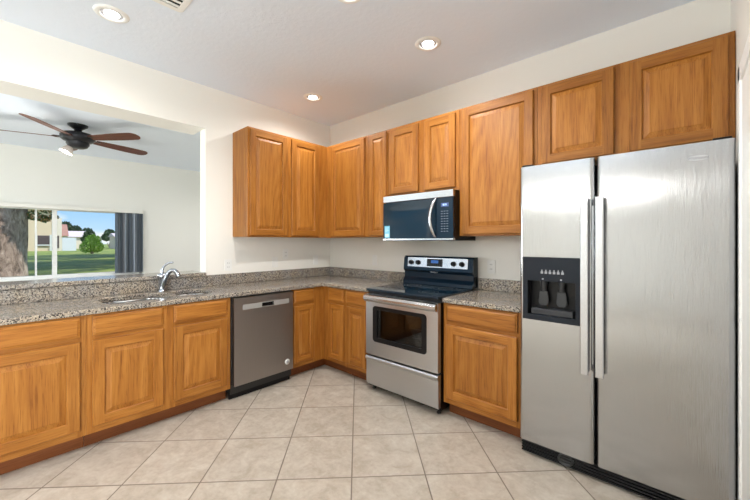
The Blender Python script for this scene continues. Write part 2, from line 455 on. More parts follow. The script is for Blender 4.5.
# ---- base cabinets.  front(local -y), x runs left to right seen from the front
def base_cab(label, loc, rotz, w, cols, top_open=False, depth=G_BASE_D):
    """cols = [(door x0, x1)]; each column: drawer over door"""
    r = empty('base_cabinet', loc, rotz, label, 'cabinet', 'oak base cabinets')
    box_carcass(r, w, depth - .019, ZB, ZT, not top_open)
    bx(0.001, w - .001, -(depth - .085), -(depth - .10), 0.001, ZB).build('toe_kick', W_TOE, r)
    xs = [0.0]; st = []; rl = []
    edges = [(-1, 0)] + cols + [(w, w + 1)]
    for (a0, a1), (b0, b1) in zip(edges, edges[1:]):
        s0 = 0 if a0 == -1 else a1 - .012
        s1 = w if b0 == w else b0 + .012
        st.append((s0, s1))
    for (s0, s1), (t0, t1) in zip(st, st[1:]):
        rl += [(s1, t0, ZT - .030, ZT), (s1, t0, .700, .745), (s1, t0, ZB, ZB + .055)]
    face_frame(r, -depth, st, rl, ZB, ZT)
    bk = bx(.014, w - .014, -depth + .0182, -depth + .0186, ZB + .014, ZT)   # closed back of the openings
    for a, b_ in cols:
        drawer_front(r, a, b_, .735, .861, -depth)
        raised_door('door', r, a, b_, .152, .706, -depth)
    return r
R90 = PI / 2
# sink wall (local x = world +y, front faces +x)
base_cab('oak base cabinet with one wide drawer and door at the left picture edge', (.003, -3.115, 0), R90, .574, [(.035, .545)])
base_cab('wide oak sink base cabinet with two doors beneath the double sink, left of the dishwasher', (.003, -2.540, 0), R90, .930, [(.030, .432), (.502, .904)], True)
# corner cabinet, L-shaped
cc = empty('corner_cabinet', (.003, -.003, 0), 0, 'L-shaped oak corner base cabinet with narrow doors on both sides, right of the dishwasher', 'cabinet', 'oak base cabinets')
M = MB(); D = .604
M.prism([(0, 0), (.951, 0), (.951, -.588), (.588, -.588), (.588, -.990), (0, -.990)], ZB, ZB + .014)
M.box(0, .588, -.990, -.976, ZB + .014, ZT); M.box(.937, .951, -.588, 0, ZB + .014, ZT)
M.box(0, .937, -.010, 0, ZB + .014, ZT); M.box(0, .010, -.976, -.010, ZB + .014, ZT)
M.build('carcass', W_V, cc)
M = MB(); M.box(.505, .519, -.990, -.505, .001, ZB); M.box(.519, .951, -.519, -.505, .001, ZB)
M.build('toe_kick', W_TOE, cc)
M = MB()
fy = -.607; fx = .607
for a, b_ in ((.588, .704), (.921, .951)): M.box(a + (.019 if a == .588 else 0), b_, fy, fy + .018, ZB, ZT, 0)
for a, b_ in ((.704, .921),):
    M.box(a, b_, fy, fy + .018, ZT - .03, ZT, 1); M.box(a, b_, fy, fy + .018, .70, .745, 1); M.box(a, b_, fy, fy + .018, ZB, ZB + .055, 1)
M.build('face_frame', [W_V, W_H], cc)
raised_door('door', cc, .700, .930, .152, .706, fy); drawer_front(cc, .700, .930, .735, .861, fy)
# the same on the sink-wall side: a small pivot turned 90 degrees keeps the grain right
def side_piece(fn, *a):
    o = fn(*a); return o
def turn(o, x, y):    # turn a part built facing -y so that it faces +x with its left end at (x,y)
    z = o.location.z; o.rotation_euler = (0, 0, R90); o.location = (x, y, z); return o
M = MB()
M.box(0, .020, 0, .018, ZB, ZT, 0); M.box(.235, .384, 0, .018, ZB, ZT, 0)
for z0, z1 in ((ZT - .03, ZT), (.70, .745), (ZB, ZB + .055)): M.box(.020, .235, 0, .018, z0, z1, 1)
o = M.build('face_frame', [W_V, W_H], cc); turn(o, fx, -.990)
o = raised_door('door', cc, 0, .240, .152, .706, 0); turn(o, fx + .0006, -.981)
o = drawer_front(cc, 0, .240, .735, .861, 0); turn(o, fx + .0006, -.981)
base_cab('narrow oak base cabinet with one drawer and door, left of the stove', (.956, -.003, 0), 0, .322, [(.020, .292)])
base_cab('oak base cabinet with one drawer and door between the stove and the refrigerator', (2.056, -.003, 0), 0, .596, [(.030, .560)])

# ---- wall cabinets
UD = .310; UZ0, UZ1 = 1.385, 2.449
def wall_cab(label, loc, rotz, w, z0, z1, doors, door_z, depth=UD, stiles=None):
    r = empty('wall_cabinet', (loc[0], loc[1], z0), rotz, label, 'cabinet', 'oak wall cabinets')
    h = z1 - z0
    box_carcass(r, w, depth - .018, 0, h)
    edges = [(-1, 0)] + doors + [(w, w + 1)]; st = []
    for (a0, a1), (b0, b1) in zip(edges, edges[1:]):
        st.append((0 if a0 == -1 else a1 - .012, w if b0 == w else b0 + .012))
    rl = []
    for (s0, s1), (t0, t1) in zip(st, st[1:]):
        rl += [(s1, t0, 0, door_z[0] - z0 + .012), (s1, t0, door_z[1] - z0 - .012, h)]
    face_frame(r, -depth, st, rl, 0, h)
    for a, b_ in doors: raised_door('door', r, a, b_, door_z[0] - z0, door_z[1] - z0, -depth)
    return r
DZ = (1.398, 2.431)
wall_cab('oak wall cabinet with two tall doors on the sink wall beside the pass-through', (.003, -1.300, 0), R90, .983, UZ0, UZ1, [(.018, .440), (.490, .854)], DZ)
wall_cab('oak corner wall cabinet with one tall door where the two rows meet', (.003, -.003, 0), 0, .963, UZ0, UZ1, [(.398, .929)], DZ)
wall_cab('narrow tall oak wall cabinet with a single slim door, left of the microwave', (.968, -.003, 0), 0, .289, UZ0, UZ1, [(.034, .266)], DZ)
wall_cab('short oak wall cabinet with two small doors directly above the microwave', (1.259, -.003, 0), 0, .768, 1.776, UZ1, [(.014, .358), (.424, .736)], (1.799, 2.424))
wall_cab('largest single-door oak wall cabinet, tall, between the microwave and the refrigerator', (2.029, -.003, 0), 0, .616, UZ0, UZ1, [(.030, .592)], DZ)
wall_cab('wide oak wall cabinet with two square doors above the refrigerator', (2.647, -.003, 0), 0, .983, 1.868, UZ1, [(.028, .456), (.532, .958)], (1.885, 2.431))

# ------------------------------------------------------------------ worktops, backsplash, ledge
CT0, CT1 = .8725, .909
s1 = rrect(.135, .520, -2.420, -1.985, .10); s2 = rrect(.135, .490, -1.935, -1.670, .09)
w1 = MB().prism([(.003, -.003), (.003, -3.14), (.638, -3.14), (.638, -.641), (1.279, -.641), (1.279, -.003)], CT0, CT1, 'z', 0, [s1, s2])
tag(w1.build('granite_worktop', GRAN, bevel=.008, seg=3), 'L-shaped speckled granite worktop with the sink cut-out, running into the corner left of the stove', 'worktop')
tag(bx(2.055, 2.656, -.641, -.003, CT0, CT1).build('granite_worktop', GRAN, bevel=.008, seg=3), 'short speckled granite worktop between the stove and the refrigerator', 'worktop')
M = MB(); M.prism([(.001, -.001), (.001, -1.5665), (.021, -1.5665), (.021, -.021), (1.278, -.021), (1.278, -.001)], CT1 + .0008, 1.013)
M.box(.001, .021, -4.0 + .86, -1.5670, CT1 + .0008, 1.0065)
tag(M.build('granite_backsplash', GRAN, bevel=.002), 'low granite backsplash strip along the sink wall and around the corner to the stove', 'backsplash')
tag(bx(2.056, 2.656, -.021, -.001, CT1 + .0008, 1.013).build('granite_backsplash', GRAN, bevel=.002), 'short granite backsplash strip below the outlet right of the stove', 'backsplash')
tag(bx(-.30, .034, -4.55, -1.570, 1.0095, 1.042).build('granite_ledge', GRAN, bevel=.006, seg=3), 'long granite ledge capping the half wall of the pass-through behind the sink', 'ledge')

# ------------------------------------------------------------------ sink and faucet
sk = empty('kitchen_sink', (.33, -2.05, .70), 0, 'stainless double-bowl undermount kitchen sink set into the granite worktop', 'sink')
def bowl(loop, depth, cx, cy):
    M = MB(); cxm = sum(p[0] for p in loop) / len(loop); cym = sum(p[1] for p in loop) / len(loop); k = len(loop)
    prof = [(1.045, 0), (1.0, 0), (.985, -.02), (.955, -depth + .03), (.90, -depth + .008), (.80, -depth), (.12, -depth - .006)]
    rings = [[(cxm + (p[0] - cxm) * s - .33, cym + (p[1] - cym) * s + 2.05, .1705 + z) for p in loop] for s, z in prof]
    for A, B in zip(rings, rings[1:]):
        for i in range(k):
            j = (i + 1) % k; M.add([A[i], A[j], B[j], B[i]], [(0, 1, 2, 3)], 0, True)
    M.add(rings[-1], [tuple(range(k))])
    o = M.build('bowl', SINKM, sk)
    sm = o.modifiers.new('solid', 'SOLIDIFY'); sm.thickness = .0015; sm.offset = -1
    dr = MB().lathe([(.044, 0), (.044, .004), (.036, .006), (.030, .002), (.0, .002)], 24, Matrix.Translation((cxm - .33, cym + 2.05, .1705 - depth - .0045)))
    dr.build('drain', CHROME, o)
bowl(s1, .15, 0, 0); bowl(s2, .13, 0, 0)
fc = empty('faucet', (.070, -1.958, CT1), math.radians(48), 'chrome single-lever kitchen faucet standing behind the double sink', 'faucet')
M = MB(); M.lathe([(.032, .0005), (.032, .006), (.025, .012), (.022, .03), (.026, .085), (.032, .125), (.033, .142), (.024, .152), (.0, .156)], 24)
M.build('body', CHROME, fc)
M = MB(); ctl = [(.004, 0, .050), (.020, 0, .095), (.040, 0, .138), (.060, 0, .165), (.080, 0, .178), (.100, 0, .178), (.118, 0, .166), (.130, 0, .148), (.138, 0, .128)]
M.tube(ctl, [.024, .022, .020, .018, .0175, .018, .019, .020, .0205], 16, 0, 1, (0, 1, 0))
M.build('spout', CHROME, fc)
M = MB(); M.tube([(0, 0, .150), (.002, 0, .178), (.012, 0, .208), (.034, 0, .232), (.066, 0, .246), (.092, 0, .248)], [.014, .012, .0105, .0095, .0085, .008], 12, 0, 1.0, (0, 1, 0))
M.build('lever', CHROME, fc)

# ------------------------------------------------------------------ outlets
def outlet(loc, rotz, kind, label):
    r = empty('wall_outlet' if kind != 'blank' else 'wall_switch', loc, rotz, label, 'outlet' if kind != 'blank' else 'switch', 'wall plates above the worktop')
    M = MB(); M.prism(rrect(-.036, .036, -.058, .058, .006, 3), -.0065, -.0008, 'y'); M.build('cover_plate', OUTL, r, bevel=.0015)
    if kind == 'blank':
        MB().prism(rrect(-.017, .017, -.034, .034, .003, 2), -.0095, -.006, 'y').build('rocker', OUTL, r, bevel=.001)
    else:
        for z in (-.020, .020):
            s = MB().prism(rrect(-.017, .017, z - .014, z + .014, .008, 4), -.0085, -.006, 'y').build('socket', OUTL, r)
            q = MB(); q.box(-.0085, -.0060, -.0092, -.0086, z - .006, z + .006); q.box(.0060, .0085, -.0092, -.0086, z - .006, z + .006); q.build('slot', BLKM, s)
    return r
outlet((0, -1.347, 1.101), R90, 'duplex', 'white duplex outlet on the sink wall just right of the pass-through')
outlet((0, -.812, 1.108), R90, 'blank', 'white rocker switch plate low on the sink wall above the dishwasher end of the worktop')
outlet((0, -.676, 1.194), R90, 'duplex', 'white duplex outlet under the sink-wall cabinet, set higher than its neighbours')
outlet((0, -.238, 1.108), R90, 'blank', 'white rocker switch plate on the sink wall close to the corner')
outlet((.788, 0, 1.125), 0, 'blank', 'white rocker switch plate between the corner and the stove')
outlet((2.169, 0, 1.117), 0, 'duplex', 'white duplex outlet between the stove and the refrigerator')

# ------------------------------------------------------------------ dishwasher
dw = empty('dishwasher', (.003, -1.606, 0), R90, 'dark stainless dishwasher with pocket handle between the sink cabinet and corner cabinet', 'dishwasher')
bx(.004, .600, -.600, -.01, .05, .866).build('body', BLKM, dw)
bx(.004, .600, -.575, -.560, .002, .112).build('toe_kick', BLK, dw)
M = MB(); M.prism(rrect(.014, .592, .124, .862, .006, 3), -.645, -.601, 'y', 0, [rrect(.265, .385, .760, .797, .008, 3)])
M.build('door', STEELD, dw, bevel=.004)
M = MB(); M.prism(rrect(.088, .545, .757, .801, .004, 2), -.649, -.6455, 'y', 0, [rrect(.266, .384, .761, .796, .007, 3)])
M.build('handle_strip', plain('satin_strip', (.52, .52, .51), .4, .6), dw, bevel=.001, label='light stainless strip across the door top')
bx(.262, .388, -.625, -.610, .757, .800).build('handle_pocket', BLK, dw, label='dark recessed grip pocket')
M = MB(); M.lathe([(.026, 0), (.026, .002), (.0, .003)], 28, Matrix.Translation((.528, -.6455, .205)) @ Matrix.Rotation(PI/2, 4, 'X'))
o = M.build('badge', plain('sticker_white', (.78, .78, .76), .5), dw, label='round white sticker')
M = MB(); poly = []
for i in range(12):
    a = PI / 2 + i * PI / 6; r_ = .018 if i % 2 == 0 else .009; poly.append((.528 + r_ * math.cos(a), .205 + r_ * math.sin(a)))
M.prism(poly, -.6492, -.6478, 'y'); M.build('emblem', plain('sticker_grey', (.30, .31, .33), .5), o)

# ------------------------------------------------------------------ stove
rg = empty('stove', (1.286, -.003, 0), 0, 'freestanding stainless electric stove with black glass cooktop, control panel at the back', 'stove')
RW = .762
bx(.002, RW - .002, -.630, -.030, .035, .895).build('body', BLK, rg, bevel=.003)
M = MB(); M.prism(rrect(0, RW, -.672, -.075, .012, 3), .8955, .918); M.build('cooktop', BGLASS, rg, bevel=.006, seg=3)
for x, y, r_ in ((.20, -.50, .105), (.56, -.50, .085), (.20, -.23, .085), (.56, -.23, .105)):
    M = MB()
    for q in (r_, r_ * .62): M.lathe([(q, 0), (q, .0005), (q - .003, .0005), (q - .003, 0)], 40, Matrix.Translation((x, y, .9183)), caps=False)
    M.build('burner_ring', GREYP, rg)
# oven door with window
M = MB(); M.prism(rrect(.004, RW - .004, .332, .868, .006, 3), -.672, -.632, 'y', 0, [rrect(.085, .655, .452, .770, .03, 5)])
dr = M.build('oven_door', STEEL, rg, bevel=.004)
M = MB(); M.prism(rrect(.086, .654, .453, .769, .03, 5), -.674, -.640, 'y', 0, [rrect(.135, .608, .492, .738, .012, 4)])
M.build('window_frame', BLK, dr, bevel=.002, label='black rounded window surround')
ov = glassmat(); ov.name = 'oven_glass'; ov.node_tree.nodes['Transparent BSDF'].inputs[0].default_value = (.40, .44, .46, 1)
for nn in ov.node_tree.nodes:
    if nn.type == 'FRESNEL': nn.inputs[0].default_value = 1.6
bx(.130, .612, -.664, -.660, .488, .742).build('window_pane', ov, dr)
# oven cavity behind the glass is a grey enamel box
M = MB(); M.box(.131, .611, -.6395, -.6385, .489, .741)
M.build('inner_glass', plain('oven_inner', (.10, .105, .105), .12, 0, .6), dr)
M = MB()
for z in (.56, .63):
    M.cyl((.14, -.652, z), (.605, -.652, z), .003, 8)
for k in range(14): M.cyl((.16 + k * .033, -.652, .56), (.16 + k * .033, -.645, .575), .0016, 6)
M.build('oven_rack', plain('rack_steel', (.45, .45, .44), .3, 1), rg)
# handle: full-width bar with curved section
M = MB(); M.prism([(-.672, .800), (-.700, .806), (-.716, .826), (-.716, .846), (-.704, .864), (-.672, .869)], .006, RW - .006, 'x')
M.build('door_handle', STEELB, dr, bevel=.005, label='bright full-width bar handle')
# drawer
M = MB(); M.prism([(-.632, .060), (-.664, .060), (-.668, .070), (-.668, .276), (-.680, .288), (-.682, .306), (-.674, .318), (-.632, .320)], .004, RW - .004, 'x')
M.build('storage_drawer', STEEL, rg, bevel=.003)
for x in (.04, RW - .04):
    MB().lathe([(.016, .001), (.018, .010), (.012, .014), (.012, .036)], 14, Matrix.Translation((x, -.60, 0))).build('foot', BLKM, rg)
    MB().lathe([(.016, .001), (.018, .010), (.012, .014), (.012, .036)], 14, Matrix.Translation((x, -.08, 0))).build('foot', BLKM, rg)
# back guard
M = MB(); M.prism([(-.004, .9187), (-.120, .9187), (-.118, .950), (-.092, .985), (-.090, 1.035), (-.112, 1.060), (-.098, 1.178), (-.082, 1.196), (-.004, 1.196)], 0, RW, 'x')
M.build('backguard', NAVY, rg, bevel=.004)
# control face tilts back a little: a plane through (y=-.113,z=1.06) and (-.0985,z=1.178)
cp = empty('tmp', (0, 0, 0)); COL.objects.unlink(cp); bpy.data.objects.remove(cp)
TA = math.atan2(.014, .118)
def on_face(o, x, z):      # z measured up the tilted face from 1.060
    o.location = (x, -.112 + (z) * math.sin(TA) - .0006, 1.060 + z * math.cos(TA)); o.rotation_euler = (-TA, 0, 0)
M = MB(); M.prism(rrect(-.331, .331, -.047, .047, .006, 3), -.004, 0, 'y'); o = M.build('control_panel', STEELB, rg, bevel=.0015, label='bright stainless control strip'); on_face(o, .383, .076); panel = o
M = MB(); M.prism(rrect(-.086, .086, -.036, .036, .004, 3), -.0062, -.0042, 'y'); dsp = M.build('display', BLK, panel, (-.012, 0, 0))
M = MB(); M.box(-.040, .040, -.0070, -.0064, -.004, .024); M.build('screen', emis('blue_display', (.02, .10, .35), .5), dsp)
M = MB()
for i in range(8):
    for j in range(2): M.box(-.076 + i * .021, -.066 + i * .021, -.0070, -.0064, -.027 + j * .012, -.022 + j * .012)
M.build('keypad', GREYP, dsp)
for kx in (-.285, -.202, .190, .274):
    k = MB().lathe([(.024, 0), (.024, .004), (.021, .006), (.019, .022), (.017, .024), (0, .024)], 24, Matrix.Rotation(PI/2, 4, 'X'))
    k.box(-.004, .004, -.031, -.022, -.018, .018)
    k.build('knob', BLK, panel, (kx, -.0043, -.004), bevel=.001)
text_mesh('logo_lettering', 'Whirlpool', .020, WHT_MARK, rg, (.360, -.1010, 1.044), (PI/2 + .2, 0, 0))

# ------------------------------------------------------------------ microwave
mw = empty('microwave', (1.271, -.003, 1.347), 0, 'over-the-range microwave with dark glass door hung under the short wall cabinet', 'microwave')
MW_ = .754; MH = .422
bx(.002, MW_ - .002, -.375, -.001, .0, MH).build('body', BLK, mw, bevel=.002)
bx(0, MW_, -.412, -.3755, MH - .058, MH).build('top_vent', STEELB, mw, bevel=.002, label='stainless strip along the top')
M = MB(); M.prism(rrect(0, .590, .020, .358, .004, 2), -.412, -.3755, 'y'); md = M.build('door', BGLASS, mw, bevel=.002)
bx(0, MW_, -.412, -.3755, .004, .0195).build('bottom_trim', STEELB, mw, bevel=.001)
M = MB(); M.prism(rrect(.592, MW_, .020, .358, .004, 2), -.411, -.3755, 'y'); kp = M.build('control_panel', NAVY, mw, bevel=.002)
M = MB(); hp = []
for i in range(17):
    t = i / 16; hp.append((.560 + .026 * (1 - math.sin(t * PI)) , -.413 - .045 * math.sin(t * PI) ** .6, .030 + .320 * t))
M.tube(hp, .013, 12, 0, .75, (0, 1, 0)); M.build('handle', STEELB, md, label='curved bright steel handle')
bx(.640, .712, -.4116, -.4111, .283, .315).build('display', emis('clock_display', (.03, .06, .18), .6), kp)
text_mesh('clock_digits', '8:03', .022, emis('clock_digits', (.5, .7, 1), 1.2), kp, (.676, -.4122, .299), (PI/2, 0, 0), .0002)
M = MB()
for i in range(3):
    for j in range(9): M.box(.640 + i * .026, .656 + i * .026, -.4118, -.4111, .075 + j * .021, .080 + j * .021)
M.build('keypad', plain('keypad_print', (.16, .19, .23), .5), kp)
M = MB(); M.box(.018, .082, -.4128, -.4121, .026, .140); st_ = M.build('energy_sticker', plain('sticker_blue', (.16, .50, .68), .4), md, label='pale blue sticker in the lower left corner')
M = MB()
for j, ww in enumerate((.046, .034, .042, .028)): M.box(.026, .026 + ww, -.4134, -.4129, .120 - j * .012, .124 - j * .012)
M.box(.026, .070, -.4134, -.4129, .036, .066); M.build('sticker_print', plain('sticker_print', (.55, .78, .88), .5), st_)

# ------------------------------------------------------------------ refrigerator
fg = empty('refrigerator', (2.655, -.02, 0), 0, 'tall stainless side-by-side refrigerator with ice and water dispenser at the right of the kitchen', 'refrigerator')
FW = .949; FZ0, FZ1 = .098, 1.805; FYD = -.680
bx(.004, FW - .004, -.600, -.01, .030, 1.775).build('body', BLKM, fg, bevel=.004)
def fdoor(name, x0, x1, hole=None, lab=None):
    w = x1 - x0; sect = []
    r_ = .022; yb, yf = -.6045, FYD
    pts = [(x0, yb), (x1, yb)]
    for i in range(7):
        a = PI / 2 * i / 6; pts.append((x1 - r_ + r_ * math.cos(a), yf + r_ - r_ * math.sin(a)))
    for i in range(7):
        a = PI / 2 * i / 6; pts.append((x0 + r_ - r_ * math.sin(a), yf + r_ - r_ * math.cos(a)))
    M = MB()
    if not hole: M.prism(pts, FZ0, FZ1)
    else:
        hx0, hx1, hz0, hz1 = hole
        M.prism(pts, FZ0, hz0); M.prism(pts, hz1, FZ1)
        L_ = [p for p in pts if p[0] <= hx0] ; Rr = [p for p in pts if p[0] >= hx1]
        # strips beside the dispenser and the wall behind it
        M.box(hx1, x1 - r_, yf, yb, hz0, hz1)
        M.prism([(x1 - r_, yb), (x1, yb)] + [p for p in pts[2:9]] , hz0, hz1)
        M.prism([(x0, yb), (hx0, yb), (hx0, yf + .001)] + pts[9:], hz0, hz1)
        M.box(hx0, hx1, yb + -.004, yb, hz0, hz1)
    return M.build(name, STEELF, fg, label=lab)
frz = fdoor('freezer_door', 0, .406, (.022, .338, .857, 1.244), 'narrow left door carrying the dispenser')
frd = fdoor('refrigerator_door', .416, FW, None, 'wide right door')
# handles
for par, hx in ((frz, .366), (frd, .437)):
    M = MB(); pp = rrect(hx - .020, hx + .020, -.735, -.718, .006, 3)
    M.prism(pp, 0.604, 1.580)
    M.box(hx - .012, hx + .012, -.719, FYD - .0005, .604, .640); M.box(hx - .012, hx + .012, -.719, FYD - .0005, 1.540, 1.580)
    M.build('handle', STEELB, par, bevel=.003)
# dispenser
ds = MB(); dx0, dx1, dz0, dz1 = .0225, .3375, .8575, 1.2435
ds.prism([(dx0, dz0), (dx1, dz0), (dx1, dz1 - .004), (dx0 + .16, dz1), (dx0, dz1 - .004)], FYD - .004, FYD + .01, 'y', 0, [[(.052, .892), (.315, .892), (.315, 1.098), (.052, 1.098)]])
dsp = ds.build('dispenser', GREYP if False else plain('dispenser_navy', (.008, .012, .020), .3, 0, .25), frz, bevel=.0015, label='black ice and water dispenser panel')
M = MB(); x0, x1, z0, z1, ya, yb = .050, .317, .890, 1.100, FYD + .010, -.612
M.box(x0, x1, yb - .002, yb, z0, z1); M.box(x0 - .002, x0, ya, yb, z0, z1); M.box(x1, x1 + .002, ya, yb, z0, z1); M.box(x0, x1, ya, yb, z0 - .002, z0); M.box(x0, x1, ya, yb, z1, z1 + .002)
M.build('recess', BLK, dsp)
for px_ in (.135, .235):
    M = MB(); M.prism([(px_ - .022, 1.035), (px_ + .022, 1.035), (px_ + .030, .965), (px_ + .018, .948), (px_ - .018, .948), (px_ - .030, .965)], -.650, -.640, 'y')
    M.cyl((px_, -.640, 1.098), (px_, -.640, 1.036), .020, 14, 0, .014)
    M.build('paddle', GREYP, dsp, bevel=.003)
M = MB(); M.box(.070, .300, -.676, -.6145, .8925, .930); M.build('drip_tray', plain('tray_grey', (.025, .028, .034), .3, 0, .4), dsp, bevel=.004)
ICON = plain('icon_print', (.33, .35, .38), .5)
for i in range(6):
    x = .128 + i * .0225
    MB().prism([(x, 1.144), (x + .014, 1.144), (x + .014, 1.158), (x + .010, 1.158), (x + .010, 1.168), (x + .004, 1.168), (x + .004, 1.158), (x, 1.158)], FYD - .0048, FYD - .0041, 'y').build('touch_icon', ICON, dsp)
for x in (.135, .235): bx(x, x + .010, FYD - .0048, FYD - .0041, 1.108, 1.116).build('indicator_mark', ICON, dsp)
# badge
M = MB(); poly = [(.824 + .042 * math.cos(a * PI / 12), 1.732 + .0135 * math.sin(a * PI / 12)) for a in range(24)]
M.prism(poly, FYD - .003, FYD - .0002, 'y'); bd = M.build('badge', STEELB, frd, bevel=.001)
text_mesh('badge_lettering', 'Whirlpool', .018, plain('badge_ink', (.20, .20, .22), .4), bd, (.824, FYD - .0036, 1.732), (PI/2, 0, 0), .0003)
# hinges and base grille
for x in (.010, FW - .075): bx(x, x + .065, -.660, -.560, 1.8055, 1.820).build('hinge_cover', BLK, fg, bevel=.004)
gr = MB(); gr.box(.004, FW - .004, -.628, -.604, .004, .092)
for k in range(5): gr.prism([(-.640, .010 + k * .017), (-.650, .013 + k * .017), (-.648, .020 + k * .017), (-.626, .022 + k * .017), (-.626, .010 + k * .017)], .004, FW - .004, 'x')
g_ = gr.build('base_grille', BLK, fg)
M = MB(); M.lathe([(.034, 0), (.034, .014), (.028, .016), (.024, .006), (0, .005)], 24, Matrix.Translation((.255, -.640, .050)) @ Matrix.Rotation(PI/2, 4, 'X') @ Matrix.Scale(1.25, 4, (1, 0, 0)))
M.build('filter_cap', GREYP, g_, label='round water filter cap')
for x in (.03, FW - .03): bx(x - .02, x + .02, -.600, -.55, .0008, .031).build('foot', BLKM, fg)

# ------------------------------------------------------------------ ceiling lights and vent
GLOW = emis('lamp_lens', (1.0, .97, .92), 14.0)
def can(x, y, label, watts, z=H):
    r = empty('recessed_light', (x, y, z), 0, label, 'light', 'round recessed ceiling lights')
    MB().lathe([(.062, -.001), (.066, -.010), (.088, -.008), (.098, -.0005)], 36, None, 0, True, False).build('trim_ring', TRIMW, r)
    MB().lathe([(.0, -.0015), (.064, -.0015)], 36, None, 0, False, False).build('baffle', plain('baffle_grey', (.30, .30, .31), .5), r)
    MB().lathe([(.0, -.016), (.026, -.014), (.038, -.010), (.042, -.003)], 28, None, 0, True, False).build('bulb', GLOW, r)
    ld = bpy.data.lights.new('bulb_light', 'SPOT'); ld.energy = watts; ld.spot_size = math.radians(165); ld.spot_blend = .6; ld.shadow_soft_size = .05; ld.color = (1.0, .975, .94)
    lo = bpy.data.objects.new('bulb_light', ld); COL.objects.link(lo); lo.location = (0, 0, -.028); lo.parent = r
    return r
can(.630, -2.412, 'recessed ceiling light above the sink counter, nearest the air vent', KITCHEN_CAN_W * 2.2)
can(.564, -.713, 'recessed ceiling light above the inner corner of the counter, farthest back', KITCHEN_CAN_W * 5.5)
can(1.986, -.724, 'recessed ceiling light in front of the cabinets above the stove', KITCHEN_CAN_W * 4)
can(1.930, -1.497, 'recessed light cut off by the top edge, in the middle of the ceiling', KITCHEN_CAN_W * 16)
can(1.9, -3.6, 'added recessed fill light in the ceiling behind the viewpoint', KITCHEN_CAN_W * 4)  # this and the next two are unseen lamps added to light the kitchen
can(.8, -4.6, 'added recessed fill light far behind the sink counter', KITCHEN_CAN_W * 4)
can(2.7, -5.3, 'added recessed fill light near the rear wall, out of view', KITCHEN_CAN_W * 4)
can(-2.4, -5.2, 'added recessed fill light at the far left end of the den', DEN_CAN_W * 4)  # both den lamps are out of view, added to brighten the den
can(-2.4, .6, 'added recessed fill light at the right end of the den', DEN_CAN_W * 4)
lb = empty('added_light_bar', (1.7, BACK, 2.36), 0, 'added twin-tube light bar behind the viewpoint, for bands on the refrigerator doors', 'added light')  # invented fixture; its tubes make bright bands on the refrigerator
bx(-1.35, 1.35, .001, .05, -.16, .10).build('housing', TRIMW, lb)
for z in (.06, -.10): MB().cyl((-1.3, .075, z), (1.3, .075, z), .022, 12).build('tube', emis('tube_glow', (1, .98, .96), 9.0), lb)
pn = empty('added_pendant', (2.25, -4.75, H), 0, 'added globe pendant behind the viewpoint, for ceiling fill and a refrigerator highlight', 'pendant lamp')  # unseen lamp added to lift the ceiling and glint on the refrigerator
MB().lathe([(.06, -.001), (.06, -.018), (.012, -.028)], 24).build('canopy', TRIMW, pn)
MB().cyl((0, 0, -.62), (0, 0, -.02), .006, 8).build('cord', TRIMW, pn)
MB().lathe([(.03, -.60), (.10, -.65), (.135, -.74), (.10, -.83), (.0, -.86)], 28).build('globe', emis('fill_globe', (1, .98, .95), 6.0), pn)
ld = bpy.data.lights.new('pendant_fill', 'POINT'); ld.energy = PENDANT_FILL_W; ld.shadow_soft_size = .14; ld.color = (1.0, .98, .96)
lo = bpy.data.objects.new('pendant_fill', ld); COL.objects.link(lo); lo.location = (0, 0, -.74); lo.parent = pn
vt = empty('ceiling_vent', (1.15, -2.32, H), 0, 'white ceiling air vent with dark gaps between white slats at the top edge', 'vent')
M = MB(); M.prism(rrect(-.165, .165, -.215, .215, .03, 4), -.008, -.0008, 'z', 0, [rrect(-.130, .130, -.18, .18, .004, 2)]); M.build('frame', TRIMW, vt, bevel=.002)
bx(-.13, .13, -.18, .18, -.0025, -.001).build('shade_sheet', DARKV, vt)  # dark sheet painted as the shade behind the slats
M = MB()
for k in range(6): M.prism([(-.118 + k * .045, -.0085), (-.110 + k * .045, -.0085), (-.102 + k * .045, -.003), (-.108 + k * .045, -.003)], -.178, .178, 'y')
M.build('slats', TRIMW, vt)

# ------------------------------------------------------------------ den: ceiling fan, window valance and blinds
FANW = wood('fan_walnut', 'x', (.17, .055, .032), (.12, .034, .020), (.07, .018, .010))
FANB = plain('fan_bronze', (.022, .022, .026), .35, .6)
fn = empty('ceiling_fan', (-2.37, -2.214, H), 0, 'five-blade ceiling fan with walnut blades hanging in the room beyond the pass-through', 'ceiling fan')
MB().lathe([(.105, -.001), (.100, -.020), (.060, -.048), (.045, -.060)], 32).build('canopy', FANB, fn)
M = MB(); M.lathe([(.040, -.058), (.040, -.090), (.075, -.098), (.150, -.115), (.178, -.145), (.178, -.185), (.150, -.210), (.120, -.222)], 36); M.build('motor_housing', FANB, fn)
M = MB(); M.lathe([(.118, -.221), (.118, -.250), (.095, -.285), (.062, -.300), (.0, -.302)], 32); M.build('light_housing', FANB, fn)
for k in range(5):
    a = math.radians(-37 + 72 * k)
    arm = MB(); arm.prism([(.10, -.030), (.23, -.045), (.26, 0), (.23, .045), (.10, .030)], -.176, -.168); 
    out = []
    for i in range(9): t = i / 8; out.append((.19 + .60 * t, -.055 - .026 * math.sin(t * PI * .62)))
    for i in range(1, 8): t = i / 8; an = -PI / 2 + PI * t; out.append((.79 + .075 * math.cos(an), .0775 * math.sin(an)))
    for i in range(9): t = 1 - i / 8; out.append((.19 + .60 * t, .055 + .026 * math.sin(t * PI * .62)))
    b_ = MB().prism(out, -.004, .004); o = b_.build('blade', FANW, fn, (0, 0, -.175), bevel=.002)
    o.rotation_euler = (math.radians(-13), 0, a); o.rotation_mode = 'XYZ'
    ar = arm.build('blade_arm', FANB, fn, (0, 0, 0), a)
